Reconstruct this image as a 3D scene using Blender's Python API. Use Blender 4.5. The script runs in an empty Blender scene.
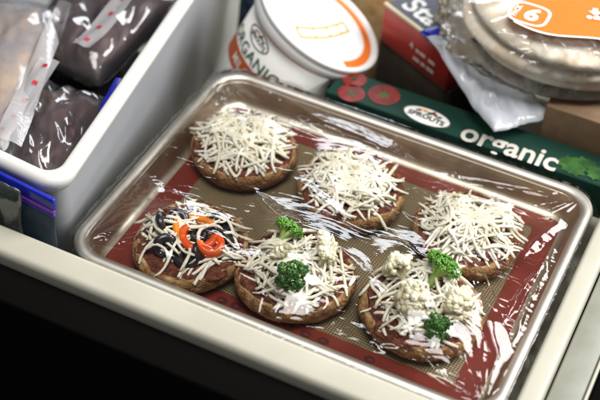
import bpy, bmesh, math, random
import numpy as np
from mathutils import Vector, Matrix, Quaternion

scene = bpy.context.scene
col = scene.collection
PI = math.pi
random.seed(7)
rng = np.random.default_rng(7)

# ------------------------------------------------------------------ camera
# metres; the sheet pan's rim is the plane z = 0, its long side runs along x
CAM = Vector((0.23712, -0.67316, 0.67960))
FW = Vector((-0.27405, 0.67891, -0.68116))
RT = Vector((0.90122, 0.42854, 0.06454))
UP = Vector((-0.33572, 0.59618, 0.72929))
cd = bpy.data.cameras.new('camera')
cam = bpy.data.objects.new('camera', cd); col.objects.link(cam)
cam.matrix_world = Matrix(((RT.x, UP.x, -FW.x, CAM.x), (RT.y, UP.y, -FW.y, CAM.y),
                           (RT.z, UP.z, -FW.z, CAM.z), (0, 0, 0, 1)))
cd.sensor_fit = 'HORIZONTAL'; cd.sensor_width = 36; cd.lens = 1327.04 / 600 * 36
cd.clip_start = 0.02; cd.clip_end = 50
cd.dof.use_dof = True; cd.dof.focus_distance = 0.955; cd.dof.aperture_fstop = 5.0
scene.camera = cam

# ------------------------------------------------------------------ world, lights, exposure
w = bpy.data.worlds.new('World'); scene.world = w; w.use_nodes = True
bg = w.node_tree.nodes['Background']
bg.inputs['Color'].default_value = (0.62, 0.70, 0.85, 1); bg.inputs['Strength'].default_value = 0.09

def area_light(name, pos, target, sx, sy, power, colour):
    l = bpy.data.lights.new(name, 'AREA'); l.shape = 'RECTANGLE'; l.size = sx; l.size_y = sy
    l.energy = power; l.color = colour
    o = bpy.data.objects.new(name, l); col.objects.link(o); o.location = pos
    o.rotation_euler = (Vector(target) - Vector(pos)).to_track_quat('-Z', 'Y').to_euler()
    return o
area_light('window_light', (1.05, 0.80, 1.20), (0, 0.05, 0), 0.95, 0.95, 50, (1.0, 0.985, 0.96))
area_light('wrap_streak_light', (-0.40, 1.90, 0.68), (0, 0.0, 0), 1.3, 0.42, 14, (0.90, 0.95, 1.0))  # added low lamp behind, gives the wrap its white veils and streaks
area_light('overhead_fill', (0.20, -0.30, 2.10), (0, 0.0, 0), 0.95, 0.95, 34, (1.0, 0.97, 0.93))  # added overhead fill, in place of ceiling bounce; also lights the wrap folds

vs = scene.view_settings
vs.view_transform = 'Standard'; vs.look = 'None'; vs.gamma = 1; vs.exposure = 0.08; vs.use_curve_mapping = False
scene.render.engine = 'CYCLES'
scene.cycles.transparent_max_bounces = 12
scene.cycles.max_bounces = 6; scene.cycles.diffuse_bounces = 3; scene.cycles.glossy_bounces = 3

# ------------------------------------------------------------------ materials
MATS = {}
def nm(name):
    m = bpy.data.materials.new(name); m.use_nodes = True
    nt = m.node_tree; b = nt.nodes['Principled BSDF']
    return m, nt, b
def sset(b, **k):
    for key, v in k.items():
        key = key.replace('_', ' ')
        for s in b.inputs:
            if s.name.lower() == key.lower():
                s.default_value = v; break
def c4(c): return (c[0], c[1], c[2], 1)
def mat(name, base, rough=0.5, metal=0.0, var=None, scale=40, bump=0.0, bscale=200, spec=0.5, sss=0.0, detail=6, island=False, coat=0.0, bdist=0.001):
    """Principled material with noise colour variation and noise bump"""
    m, nt, b = nm(name)
    sset(b, Roughness=rough, Metallic=metal, Coat_Weight=coat)
    b.inputs['Specular IOR Level'].default_value = spec
    b.inputs['Base Color'].default_value = c4(base)
    if sss:
        b.inputs['Subsurface Weight'].default_value = sss
        b.inputs['Subsurface Radius'].default_value = (0.004, 0.003, 0.0015)
        b.inputs['Subsurface Scale'].default_value = 1.0
    tc = nt.nodes.new('ShaderNodeTexCoord')
    out = None
    if var is not None:
        n = nt.nodes.new('ShaderNodeTexNoise'); n.inputs['Scale'].default_value = scale; n.inputs['Detail'].default_value = detail
        nt.links.new(tc.outputs['Object'], n.inputs['Vector'])
        r = nt.nodes.new('ShaderNodeValToRGB'); r.color_ramp.elements[0].position = 0.36; r.color_ramp.elements[1].position = 0.66
        r.color_ramp.elements[0].color = c4(base); r.color_ramp.elements[1].color = c4(var)
        nt.links.new(n.outputs['Fac'], r.inputs['Fac'])
        out = r.outputs['Color']
        if island:
            oi = nt.nodes.new('ShaderNodeObjectInfo')
            hs = nt.nodes.new('ShaderNodeHueSaturation')
            mr = nt.nodes.new('ShaderNodeMapRange'); mr.inputs['To Min'].default_value = 0.93; mr.inputs['To Max'].default_value = 1.05
            nt.links.new(oi.outputs['Random'], mr.inputs['Value']); nt.links.new(mr.outputs['Result'], hs.inputs['Value'])
            ms = nt.nodes.new('ShaderNodeMapRange'); ms.inputs['To Min'].default_value = 1.3; ms.inputs['To Max'].default_value = 0.7
            nt.links.new(oi.outputs['Random'], ms.inputs['Value']); nt.links.new(ms.outputs['Result'], hs.inputs['Saturation'])
            nt.links.new(out, hs.inputs['Color']); out = hs.outputs['Color']
        nt.links.new(out, b.inputs['Base Color'])
    if bump:
        n2 = nt.nodes.new('ShaderNodeTexNoise'); n2.inputs['Scale'].default_value = bscale; n2.inputs['Detail'].default_value = 5
        nt.links.new(tc.outputs['Object'], n2.inputs['Vector'])
        bp = nt.nodes.new('ShaderNodeBump'); bp.inputs['Strength'].default_value = bump; bp.inputs['Distance'].default_value = bdist
        nt.links.new(n2.outputs['Fac'], bp.inputs['Height']); nt.links.new(bp.outputs['Normal'], b.inputs['Normal'])
    MATS[name] = m
    return m

def film(name, tint=(1, 1, 1), milky=0.0, milk=(0.85, 0.87, 0.92), gain=1.6, rough=0.07, bump=0.25, bscale=120, stretch=(1, 1, 1), crease=0.0):
    """thin clear plastic: transparent + fresnel reflection, optionally milky"""
    m, nt, b = nm(name); nt.nodes.remove(b)
    L = nt.links; N = nt.nodes.new
    outn = [x for x in nt.nodes if x.type == 'OUTPUT_MATERIAL'][0]
    tc = N('ShaderNodeTexCoord'); mp = N('ShaderNodeMapping'); mp.inputs['Scale'].default_value = stretch
    L.new(tc.outputs['Object'], mp.inputs['Vector'])
    n = N('ShaderNodeTexNoise'); n.inputs['Scale'].default_value = bscale; n.inputs['Detail'].default_value = 4; n.inputs['Distortion'].default_value = 0.6
    L.new(mp.outputs['Vector'], n.inputs['Vector'])
    h = n.outputs['Fac']
    if crease:
        v = N('ShaderNodeTexVoronoi'); v.feature = 'DISTANCE_TO_EDGE'; v.inputs['Scale'].default_value = bscale * 0.45
        L.new(n.outputs['Color'], v.inputs['Vector'])
        v2 = N('ShaderNodeMath'); v2.operation = 'MULTIPLY_ADD'; v2.inputs[1].default_value = crease
        L.new(v.outputs['Distance'], v2.inputs[0]); L.new(n.outputs['Fac'], v2.inputs[2]); h = v2.outputs[0]
    bp = N('ShaderNodeBump'); bp.inputs['Strength'].default_value = bump; bp.inputs['Distance'].default_value = 0.002
    L.new(h, bp.inputs['Height'])
    fr = N('ShaderNodeFresnel'); fr.inputs['IOR'].default_value = 1.5; L.new(bp.outputs['Normal'], fr.inputs['Normal'])
    g = N('ShaderNodeMath'); g.operation = 'MULTIPLY'; g.use_clamp = True; g.inputs[1].default_value = gain; L.new(fr.outputs[0], g.inputs[0])
    tr = N('ShaderNodeBsdfTransparent'); tr.inputs['Color'].default_value = c4(tint)
    gl = N('ShaderNodeBsdfGlossy'); gl.inputs['Roughness'].default_value = rough; L.new(bp.outputs['Normal'], gl.inputs['Normal'])
    base = tr.outputs[0]
    if milky:
        df = N('ShaderNodeBsdfDiffuse'); df.inputs['Color'].default_value = c4(milk); L.new(bp.outputs['Normal'], df.inputs['Normal'])
        m1 = N('ShaderNodeMixShader'); m1.inputs[0].default_value = milky
        L.new(base, m1.inputs[1]); L.new(df.outputs[0], m1.inputs[2]); base = m1.outputs[0]
    m2 = N('ShaderNodeMixShader'); L.new(g.outputs[0], m2.inputs[0]); L.new(base, m2.inputs[1]); L.new(gl.outputs[0], m2.inputs[2])
    L.new(m2.outputs[0], outn.inputs['Surface'])
    MATS[name] = m
    return m

mat('cream_plastic', (0.43, 0.415, 0.335), 0.45, var=(0.47, 0.455, 0.375), scale=18, bump=0.05, bscale=500, bdist=0.0005)
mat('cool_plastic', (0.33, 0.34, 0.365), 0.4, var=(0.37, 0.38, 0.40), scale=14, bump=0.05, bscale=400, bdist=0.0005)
mat('white_plastic', (0.64, 0.635, 0.60), 0.35, var=(0.68, 0.675, 0.645), scale=14, bump=0.05, bscale=400, bdist=0.0005)
mat('grey_paint', (0.22, 0.225, 0.185), 0.5, var=(0.26, 0.265, 0.22), scale=40, bump=0.1, bscale=300, bdist=0.0005)
mat('gap_shade', (0.004, 0.0036, 0.0033), 0.9, spec=0.02)  # near-black that paints the shadow in the gaps outside the drawer
mat('dark_strip', (0.03, 0.03, 0.028), 0.6)
mat('aluminium', (0.62, 0.56, 0.44), 0.42, metal=1.0, var=(0.76, 0.70, 0.58), scale=60, bump=0.12, bscale=300, bdist=0.0006)
mat('rim_metal', (0.86, 0.83, 0.75), 0.48, metal=1.0, var=(0.93, 0.91, 0.85), scale=50, bump=0.1, bscale=260, bdist=0.0005)
mat('red_silicone', (0.135, 0.016, 0.008), 0.42, var=(0.175, 0.023, 0.011), scale=30, bump=0.08, bscale=600, bdist=0.0004)
mat('print_dark', (0.05, 0.008, 0.006), 0.5)
mat('muffin_crust', (0.24, 0.098, 0.026), 0.8, var=(0.56, 0.33, 0.13), scale=120, bump=1.0, bscale=420, bdist=0.005, detail=10)
mat('muffin_crumb', (0.30, 0.13, 0.04), 0.8, var=(0.62, 0.42, 0.20), scale=160, bump=1.0, bscale=500, bdist=0.002, detail=8)
mat('tomato_sauce', (0.075, 0.012, 0.006), 0.5, var=(0.26, 0.075, 0.026), scale=210, bump=1.0, bscale=380, bdist=0.004, detail=9)
mat('cheese', (0.90, 0.85, 0.68), 0.33, var=(0.94, 0.92, 0.82), scale=70, island=True, bump=0.15, bscale=600, bdist=0.0004)
mat('olive', (0.012, 0.011, 0.014), 0.22, var=(0.035, 0.028, 0.030), scale=150, bump=0.2, bscale=300, bdist=0.0005)
mat('pepper_flesh', (0.80, 0.085, 0.012), 0.28, var=(0.88, 0.20, 0.02), scale=60, sss=0.1, bump=0.1, bscale=200)
mat('orange_pepper', (0.85, 0.23, 0.015), 0.28, var=(0.90, 0.33, 0.03), scale=60, sss=0.1, bump=0.1, bscale=200)
mat('broccoli_bud', (0.030, 0.115, 0.014), 0.6, var=(0.075, 0.24, 0.030), scale=260, bump=1.0, bscale=900, bdist=0.0015)
mat('broccoli_light', (0.10, 0.30, 0.030), 0.55, var=(0.19, 0.44, 0.06), scale=240, bump=1.0, bscale=900, bdist=0.0015)
mat('broccoli_stem', (0.30, 0.46, 0.10), 0.5, var=(0.42, 0.58, 0.18), scale=120, sss=0.1)
mat('cauliflower', (0.80, 0.73, 0.49), 0.5, var=(0.88, 0.83, 0.63), scale=160, bump=0.9, bscale=800, bdist=0.0012)
mat('carton_white', (0.80, 0.79, 0.76), 0.4, var=(0.84, 0.83, 0.80), scale=20)
mat('lid_white', (0.78, 0.78, 0.77), 0.55, spec=0.2)
mat('orange_print', (0.72, 0.16, 0.012), 0.6, spec=0.2)
mat('rust_print', (0.52, 0.10, 0.018), 0.4)
mat('yellow_print', (0.80, 0.30, 0.02), 0.7, spec=0.1)
mat('green_print', (0.018, 0.13, 0.055), 0.4)
mat('dark_print', (0.02, 0.022, 0.024), 0.4)
mat('white_print', (0.80, 0.80, 0.77), 0.4)
mat('grey_print', (0.45, 0.47, 0.48), 0.4)
mat('pale_print', (0.60, 0.56, 0.50), 0.4)
mat('red_print', (0.13, 0.006, 0.005), 0.5, var=(0.28, 0.02, 0.014), scale=110)
mat('leaf_print', (0.006, 0.045, 0.006), 0.5, var=(0.035, 0.13, 0.014), scale=90)
mat('green_card', (0.005, 0.032, 0.022), 0.6, var=(0.008, 0.042, 0.029), scale=30, spec=0.2)
mat('navy_card', (0.035, 0.035, 0.065), 0.3, var=(0.07, 0.07, 0.12), scale=25)
mat('red_card', (0.34, 0.018, 0.014), 0.33, var=(0.42, 0.035, 0.026), scale=40)
mat('brown_card', (0.050, 0.036, 0.024), 0.6, var=(0.075, 0.055, 0.038), scale=60)
mat('kraft_card', (0.13, 0.078, 0.040), 0.7, var=(0.18, 0.11, 0.06), scale=80)
mat('cream_card', (0.62, 0.55, 0.36), 0.5)
mat('pita', (0.76, 0.64, 0.47), 0.8, var=(0.92, 0.87, 0.77), scale=45, bump=0.5, bscale=220, bdist=0.0015)
mat('bread', (0.42, 0.25, 0.09), 0.7, var=(0.66, 0.46, 0.22), scale=55, bump=0.4, bscale=150)
mat('frozen_dark', (0.030, 0.014, 0.013), 0.5, var=(0.085, 0.040, 0.036), scale=40, bump=0.4, bscale=60, bdist=0.003)
mat('frozen_tan', (0.10, 0.075, 0.06), 0.7, var=(0.40, 0.25, 0.10), scale=35, bump=0.5, bscale=80, bdist=0.003)
mat('frozen_green', (0.08, 0.22, 0.035), 0.5, var=(0.30, 0.46, 0.14), scale=60, bump=0.6, bscale=100, bdist=0.003)
mat('frozen_navy', (0.010, 0.018, 0.045), 0.45, var=(0.022, 0.050, 0.070), scale=45, bump=0.4, bscale=100, bdist=0.002)
mat('zip_blue', (0.012, 0.020, 0.36), 0.25, var=(0.02, 0.035, 0.48), scale=40)
mat('zip_purple', (0.20, 0.03, 0.36), 0.3)
mat('red_dot', (0.42, 0.012, 0.02), 0.4)
film('wrap_film', gain=1.35, rough=0.055, bump=0.08, bscale=220, stretch=(0.35, 1.0, 1.0))
film('bag_film', milky=0.05, milk=(0.62, 0.62, 0.68), gain=1.7, rough=0.10, bump=0.22, bscale=15, crease=0.25)
film('bag_film_milky', milky=0.24, milk=(0.60, 0.61, 0.68), gain=1.3, rough=0.14, bump=0.25, bscale=14, crease=0.25)
film('pita_film', milky=0.05, milk=(0.86, 0.86, 0.86), gain=1.2, rough=0.10, bump=0.35, bscale=22, crease=0.3)
film('produce_film', milky=0.07, milk=(0.7, 0.85, 0.80), gain=2.6, rough=0.12, bump=0.5, bscale=22, crease=0.3)
film('zip_film', milky=0.62, milk=(0.80, 0.85, 0.92), gain=1.3, rough=0.15, bump=0.5, bscale=16, crease=0.3)
film('strip_film', milky=0.34, milk=(0.72, 0.70, 0.72), gain=1.8, rough=0.2, bump=0.4, bscale=25, crease=0.2)

def mesh_centre_material():
    """woven glass-fibre look: fine diagonal grid of tan threads"""
    m, nt, b = nm('mat_weave'); L = nt.links; N = nt.nodes.new
    b.inputs['Roughness'].default_value = 0.45
    tc = N('ShaderNodeTexCoord')
    outs = []
    for ang in (0, PI / 2):
        mp = N('ShaderNodeMapping'); mp.inputs['Rotation'].default_value = (0, 0, ang + 0.1); L.new(tc.outputs['Object'], mp.inputs['Vector'])
        wv = N('ShaderNodeTexWave'); wv.inputs['Scale'].default_value = 150; wv.inputs['Distortion'].default_value = 0.25
        wv.inputs['Detail'].default_value = 1
        L.new(mp.outputs['Vector'], wv.inputs['Vector']); outs.append(wv.outputs['Fac'])
    mx = N('ShaderNodeMath'); mx.operation = 'MAXIMUM'; L.new(outs[0], mx.inputs[0]); L.new(outs[1], mx.inputs[1])
    r = N('ShaderNodeValToRGB'); r.color_ramp.elements[0].position = 0.35; r.color_ramp.elements[1].position = 0.95
    r.color_ramp.elements[0].color = (0.052, 0.034, 0.015, 1); r.color_ramp.elements[1].color = (0.235, 0.178, 0.092, 1)
    L.new(mx.outputs[0], r.inputs['Fac'])
    n = N('ShaderNodeTexNoise'); n.inputs['Scale'].default_value = 22; L.new(tc.outputs['Object'], n.inputs['Vector'])
    mr = N('ShaderNodeMapRange'); mr.inputs['To Min'].default_value = 0.8; mr.inputs['To Max'].default_value = 1.15; L.new(n.outputs['Fac'], mr.inputs['Value'])
    hs = N('ShaderNodeHueSaturation'); L.new(r.outputs['Color'], hs.inputs['Color']); L.new(mr.outputs['Result'], hs.inputs['Value'])
    L.new(hs.outputs['Color'], b.inputs['Base Color'])
    bp = N('ShaderNodeBump'); bp.inputs['Strength'].default_value = 0.5; bp.inputs['Distance'].default_value = 0.0004
    L.new(mx.outputs[0], bp.inputs['Height']); L.new(bp.outputs['Normal'], b.inputs['Normal'])
    MATS['mat_weave'] = m
mesh_centre_material()

# ------------------------------------------------------------------ helpers
def obj(name, me, m, parent=None, smooth=True, label=None):
    me.name = name
    if m is not None:
        me.materials.clear(); me.materials.append(MATS[m])
    if smooth:
        me.polygons.foreach_set('use_smooth', [True] * len(me.polygons))
    o = bpy.data.objects.new(name, me); col.objects.link(o)
    if parent is not None: o.parent = parent
    if label: o['label'] = label
    return o
def tag(o, label, cat, group=None, kind=None):
    o['label'] = label; o['category'] = cat
    if group: o['group'] = group
    if kind: o['kind'] = kind
    return o
def thing(name, label, cat, loc=(0, 0, 0), group=None, rot=None):
    e = bpy.data.objects.new(name, None); col.objects.link(e); e.location = loc; e.empty_display_size = 0.02
    if rot is not None: e.rotation_euler = rot
    return tag(e, label, cat, group)
def pyd(v, f):
    me = bpy.data.meshes.new('m'); me.from_pydata([tuple(map(float, p)) for p in v], [], [tuple(map(int, q)) for q in f]); me.update(); return me
def fixn(me):
    bm = bmesh.new(); bm.from_mesh(me); bmesh.ops.recalc_face_normals(bm, faces=bm.faces); bm.to_mesh(me); bm.free(); return me
def box_me(x0, x1, y0, y1, z0, z1, bev=0.0, seg=2):
    bm = bmesh.new(); bmesh.ops.create_cube(bm, size=1)
    for v in bm.verts:
        v.co = Vector((x0 + (v.co.x + .5) * (x1 - x0), y0 + (v.co.y + .5) * (y1 - y0), z0 + (v.co.z + .5) * (z1 - z0)))
    if bev: bmesh.ops.bevel(bm, geom=bm.edges[:], offset=bev, segments=seg, profile=0.5, affect='EDGES')
    me = bpy.data.meshes.new('m'); bm.to_mesh(me); bm.free(); return me

_tab = np.random.default_rng(11).random((8, 128, 128))
def vn(x, y, seed=0):
    """tiling value noise, 0..1"""
    t = _tab[seed % 8]; x = np.asarray(x, float) + seed * 13.7; y = np.asarray(y, float) + seed * 7.3
    xi = np.floor(x).astype(int); yi = np.floor(y).astype(int); fx = x - xi; fy = y - yi
    fx = fx * fx * (3 - 2 * fx); fy = fy * fy * (3 - 2 * fy)
    a = t[xi % 128, yi % 128]; b = t[(xi + 1) % 128, yi % 128]; c = t[xi % 128, (yi + 1) % 128]; d = t[(xi + 1) % 128, (yi + 1) % 128]
    return (a * (1 - fx) + b * fx) * (1 - fy) + (c * (1 - fx) + d * fx) * fy
def fbm(x, y, seed=0, o=3):
    s = 0; a = 0.5
    for k in range(o): s = s + a * vn(np.asarray(x) * 2 ** k, np.asarray(y) * 2 ** k, seed + k); a *= .5
    return s / (1 - .5 ** o)
def ridged(x, y, seed=0): return 1 - np.abs(2 * vn(x, y, seed) - 1)

def rrect(a, b, r, n=8):
    """rounded rectangle loop, counter-clockwise"""
    pts = []
    for cx, cy, s in ((a - r, b - r, 0), (-a + r, b - r, PI / 2), (-a + r, -b + r, PI), (a - r, -b + r, 1.5 * PI)):
        for k in range(n + 1):
            t = s + PI / 2 * k / n; pts.append((cx + r * math.cos(t), cy + r * math.sin(t)))
    return pts
def loft(loops, cap0=False, cap1=False, close=False):
    n = len(loops[0]); v = [p for l in loops for p in l]; f = []
    m = len(loops)
    for i in range(m if close else m - 1):
        j = (i + 1) % m
        for k in range(n): f.append((i * n + k, i * n + (k + 1) % n, j * n + (k + 1) % n, j * n + k))
    if cap0: f.append(tuple(range(n - 1, -1, -1)))
    if cap1: f.append(tuple(range((m - 1) * n, m * n)))
    return fixn(pyd(v, f))
def tube(pts, rad, n=5, flat=1.0):
    """closed tube along points with radii"""
    pts = [Vector(p) for p in pts]; v = []; f = []
    N = len(pts)
    for i, p in enumerate(pts):
        d = (pts[min(i + 1, N - 1)] - pts[max(i - 1, 0)]).normalized()
        u = d.cross(Vector((0, 0, 1)))
        if u.length < 1e-3: u = d.cross(Vector((0, 1, 0)))
        u.normalize(); q = u.cross(d)
        r = rad[i] if hasattr(rad, '__len__') else rad
        for k in range(n):
            t = 2 * PI * k / n
            v.append(p + u * (r * math.cos(t)) + q * (r * flat * math.sin(t)))
    for i in range(N - 1):
        for k in range(n): f.append((i * n + k, i * n + (k + 1) % n, (i + 1) * n + (k + 1) % n, (i + 1) * n + k))
    f.append(tuple(range(n - 1, -1, -1))); f.append(tuple(range((N - 1) * n, N * n)))
    return v, f
def merge(parts):
    V = []; F = []
    for v, f in parts:
        o = len(V); V += list(v); F += [tuple(i + o for i in q) for q in f]
    return V, F
_ico = None
def ico(sub=1):
    bm = bmesh.new(); bmesh.ops.create_icosphere(bm, subdivisions=sub, radius=1); bm.verts.ensure_lookup_table()
    v = [x.co.copy() for x in bm.verts]; f = [tuple(y.index for y in x.verts) for x in bm.faces]; bm.free(); return v, f
ICO1 = ico(1); ICO2 = ico(2); ICO3 = ico(3)
def lathe(prof, n=48, cap0=True, cap1=True):
    return loft([[(r * math.cos(2 * PI * k / n), r * math.sin(2 * PI * k / n), z) for k in range(n)] for r, z in prof], cap0, cap1)
def text_mesh(body, size, bold=0.0, space=1.0, align='CENTER'):
    c = bpy.data.curves.new('t', 'FONT'); c.body = body; c.size = size; c.offset = bold; c.align_x = align; c.align_y = 'CENTER'
    c.space_character = space; c.resolution_u = 3
    o = bpy.data.objects.new('t', c); col.objects.link(o)
    me = bpy.data.meshes.new_from_object(o)
    bpy.data.objects.remove(o); bpy.data.curves.remove(c)
    return me
def remap(me, fn):
    n = len(me.vertices)
    for v in me.vertices: v.co = fn(v.co)
    me.update(); return me
def poly_me(pts, fn=lambda p: p):
    return pyd([fn(Vector((p[0], p[1], 0))) for p in pts], [tuple(range(len(pts)))])
def grid_strip(u0, u1, v0, v1, fn, nu=24, nv=1):
    v = []; f = []
    for j in range(nv + 1):
        for i in range(nu + 1): v.append(fn(Vector((u0 + (u1 - u0) * i / nu, v0 + (v1 - v0) * j / nv, 0))))
    for j in range(nv):
        for i in range(nu):
            a = j * (nu + 1) + i; f.append((a, a + 1, a + nu + 2, a + nu + 1))
    return pyd(v, f)
def ellipse_pts(cx, cy, a, b, n=32, rot=0):
    return [(cx + a * math.cos(t) * math.cos(rot) - b * math.sin(t) * math.sin(rot), cy + a * math.cos(t) * math.sin(rot) + b * math.sin(t) * math.cos(rot)) for t in [2 * PI * k / n for k in range(n)]]
def ring_me(outer, inner, fn):
    n = len(outer); v = [fn(Vector((p[0], p[1], 0))) for p in outer + inner]
    return pyd(v, [(k, (k + 1) % n, n + (k + 1) % n, n + k) for k in range(n)])
def pillow(wx, wy, t, nx=36, ny=28, seed=0, wr=0.004, fr=9.0, edge=0.30, lumps=0.0, lf=5):
    """closed bag lying in xy, thickness t, crumpled"""
    X, Y = np.meshgrid(np.linspace(-1, 1, nx), np.linspace(-1, 1, ny)); V = []; F = []
    prof = (np.clip(1 - X ** 4, 0, 1) * np.clip(1 - Y ** 4, 0, 1)) ** 0.6
    ox = (fbm(X * 2 + 3, Y * 2, seed) - .5) * wx * 0.08; oy = (fbm(X * 2, Y * 2 + 9, seed + 1) - .5) * wy * 0.08
    common = (fbm(X * 1.5, Y * 1.5, seed + 2) - .5) * wr * 1.5
    for s in (1, -1):
        rr = (ridged(X * fr * .5 + s, Y * fr * .35 + X * 1.3, seed + 3) - .5) + .6 * (ridged(X * fr + Y * fr * .7, Y * fr * .3 - X, seed + 4) - .5)
        z = common + s * (t / 2 * prof + .0006) + wr * rr * (0.25 + prof)
        if lumps: z = z + s * lumps * prof * (fbm(X * lf, Y * lf * wy / wx, seed + 5, 2) - .3)
        V += list(zip((X * wx / 2 + ox).ravel(), (Y * wy / 2 + oy).ravel(), z.ravel()))
    n = nx * ny
    for j in range(ny - 1):
        for i in range(nx - 1):
            a = j * nx + i; F.append((a, a + 1, a + nx + 1, a + nx)); F.append((n + a + nx, n + a + nx + 1, n + a + 1, n + a))
    rim = [i for i in range(nx)] + [j * nx + nx - 1 for j in range(1, ny)] + [(ny - 1) * nx + i for i in range(nx - 2, -1, -1)] + [j * nx for j in range(ny - 2, 0, -1)]
    for k in range(len(rim)):
        a, b = rim[k], rim[(k + 1) % len(rim)]; F.append((b, a, n + a, n + b))
    return fixn(pyd(V, F))

# ------------------------------------------------------------------ the freezer drawer
ZF = -0.0255      # shelf level that carries the pan, the basket and the bags
ZD = -0.105       # deep floor behind the pan
dr = thing('freezer', 'cream plastic pull-out freezer compartment with rounded rim and black sheets painted as gap shadow, holding the pan', 'freezer', (0, 0, ZD))
def dpart(name, me, m, smooth=True, label=None):
    me.transform(Matrix.Translation((0, 0, -ZD))); return obj(name, me, m, dr, smooth, label)
FY0, FY1, ZT = -0.1635, -0.1385, 0.0185
# front wall: swept rounded section
def wall_section(y0, y1, zt, zb, r, n=6):
    s = [(y0, zb), (y0, zt - r)]
    for k in range(1, n + 1): t = PI - PI / 2 * k / n; s.append((y0 + r + r * math.cos(t), zt - r + r * math.sin(t)))
    for k in range(0, n + 1): t = PI / 2 - PI / 2 * k / n; s.append((y1 - r + r * math.cos(t), zt - r + r * math.sin(t)))
    s.append((y1, zb)); return s
sec = wall_section(FY0, FY1, ZT, ZD + .0004, .005)
dpart('front_wall', loft([[(x, y, z) for y, z in sec] for x in np.linspace(-.50, .19, 20)], True, True), 'cream_plastic')
sec = wall_section(0.1715, 0.1865, 0.011, ZF - .004, .0035)
dpart('side_wall', loft([[(x, y, z) for x, z in sec] for y in np.linspace(FY1 + .0005, .45, 20)], True, True), 'cream_plastic')
dpart('side_flange', box_me(.1875, .2095, FY0, .45, -.02, -.001, .0015), 'grey_paint')
dpart('flange_lip', box_me(.2100, .2122, FY0, .45, -.02, .0008, .0006), 'cream_plastic')
dpart('side_gap_shade', box_me(.2128, .60, FY0 - .004, .45, -.30, -.012, .002), 'gap_shade')  # black block painted as the dark gap beside the drawer
dpart('front_gap_shade', box_me(-.50, .60, FY0 - .030, FY0 - .0008, -.45, 0.0090, .002), 'gap_shade')  # black sheet painted as the shadowed gap before the front wall
dpart('floor_step', box_me(-.150, .187, FY0 + .002, .1265, ZD + .0004, ZF - .0005), 'cream_plastic', False)
dpart('floor', box_me(-.50, .60, FY0 + .001, .45, ZD - .012, ZD), 'cream_plastic', False)
dpart('back_wall', box_me(-.50, .60, .4505, .47, ZD, .03, .003), 'cream_plastic')
dpart('end_wall', box_me(-.515, -.5005, FY0, .45, ZD, .03, .003), 'cream_plastic')

# ------------------------------------------------------------------ storage basket (left)
def quad_loop(c, r, z, n=7):
    """rounded loop through a convex ccw quad"""
    out = []
    m = len(c)
    for i in range(m):
        p = Vector(c[i]); a = (Vector(c[i - 1]) - p).normalized(); b = (Vector(c[(i + 1) % m]) - p).normalized()
        ang = a.angle(b); d = r / math.tan(ang / 2)
        bis = (a + b).normalized(); o = p + bis * (r / math.sin(ang / 2))
        s = p + a * d - o; e = p + b * d - o
        t0 = math.atan2(s.y, s.x); t1 = math.atan2(e.y, e.x); dt = (t1 - t0 + PI) % (2 * PI) - PI
        for k in range(n + 1):
            t = t0 + dt * k / n; out.append((o.x + r * math.cos(t), o.y + r * math.sin(t), z))
    return out
BQ = [(-.470, -.0935), (-.1640, -.1190), (-.2263, .3300), (-.470, .3300)]
def inset(c, d):
    m = len(c); out = []
    for i in range(m):
        p = Vector(c[i]); a = (p - Vector(c[i - 1])).normalized(); b = (Vector(c[(i + 1) % m]) - p).normalized()
        na = Vector((-a.y, a.x)); nb = Vector((-b.y, b.x))
        k = (na + nb); k = k / (1 + na.dot(nb)); out.append(tuple(p + k * d))
    return out
bk = thing('storage_basket', 'white plastic freezer basket with wide flat rim, full of bagged food', 'basket', (-.3, .06, ZD))
off = Matrix.Translation((.3, -.06, -ZD))
def bl(d, r, z): return quad_loop(inset(BQ, d), r, z)
me = loft([bl(.0020, .016, .040), bl(.0, .018, .046), bl(.0012, .0175, .0492), bl(.0045, .015, .0505), bl(.0095, .012, .0505), bl(.0112, .011, .0492), bl(.0120, .0105, .046),
           bl(.0120, .0105, .042), bl(.0112, .011, .0415), bl(.0112, .011, .0368), bl(.0045, .015, .0355)], close=True); me.transform(off)
obj('rim', me, 'white_plastic', bk)
me = loft([bl(.0085, .013, .0366), bl(.0095, .016, .01), bl(.015, .02, ZD + .008), bl(.020, .02, ZD + .0006), bl(.022, .02, ZD + .0026), bl(.0175, .02, ZD + .010), bl(.012, .015, .01), bl(.011, .012, .0366)]); me.transform(off)
obj('wall', me, 'cool_plastic', bk)
me = loft([bl(.0205, .02, ZD + .0030), bl(.0205, .02, ZD + .0006)], True, True); me.transform(off)
obj('bottom', me, 'white_plastic', bk)

# ------------------------------------------------------------------ sheet pan
PA, PB, PR = 0.165, 0.125, 0.026
pan = thing('sheet_pan', 'dull aluminium rimmed sheet pan holding six muffin pizzas under clear wrap', 'baking pan', (0, 0, ZF))
def pl(d, z): return [(x, y, z) for x, y in rrect(PA - d, PB - d, max(PR - d * .55, .008), 10)]
prof = [(.0072, -.0062), (.0088, -.0036), (.0095, -.0052), (.0128, -.016), (.0140, -.0200), (.0162, -.0226), (.0200, -.0236), (.0290, -.0238)]
out = [(.0290, -.0250), (.0195, -.0250), (.0155, -.0238), (.0130, -.0208), (.0115, -.016), (.0075, -.0075)]
v = loft([pl(d, z) for d, z in prof], False, True)
v2 = loft([pl(d, z) for d, z in out[::-1]], False, True)
bm = bmesh.new(); bm.from_mesh(v); bm.from_mesh(v2); me = bpy.data.meshes.new('m'); bm.to_mesh(me); bm.free()
me.transform(Matrix.Translation((0, 0, -ZF))); obj('tray', me, 'aluminium', pan)
loops = []
for k in range(12):
    t = 2 * PI * k / 12; loops.append(pl(.0046 - .0046 * math.cos(t), -.0034 + .0034 * math.sin(t)))
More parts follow.
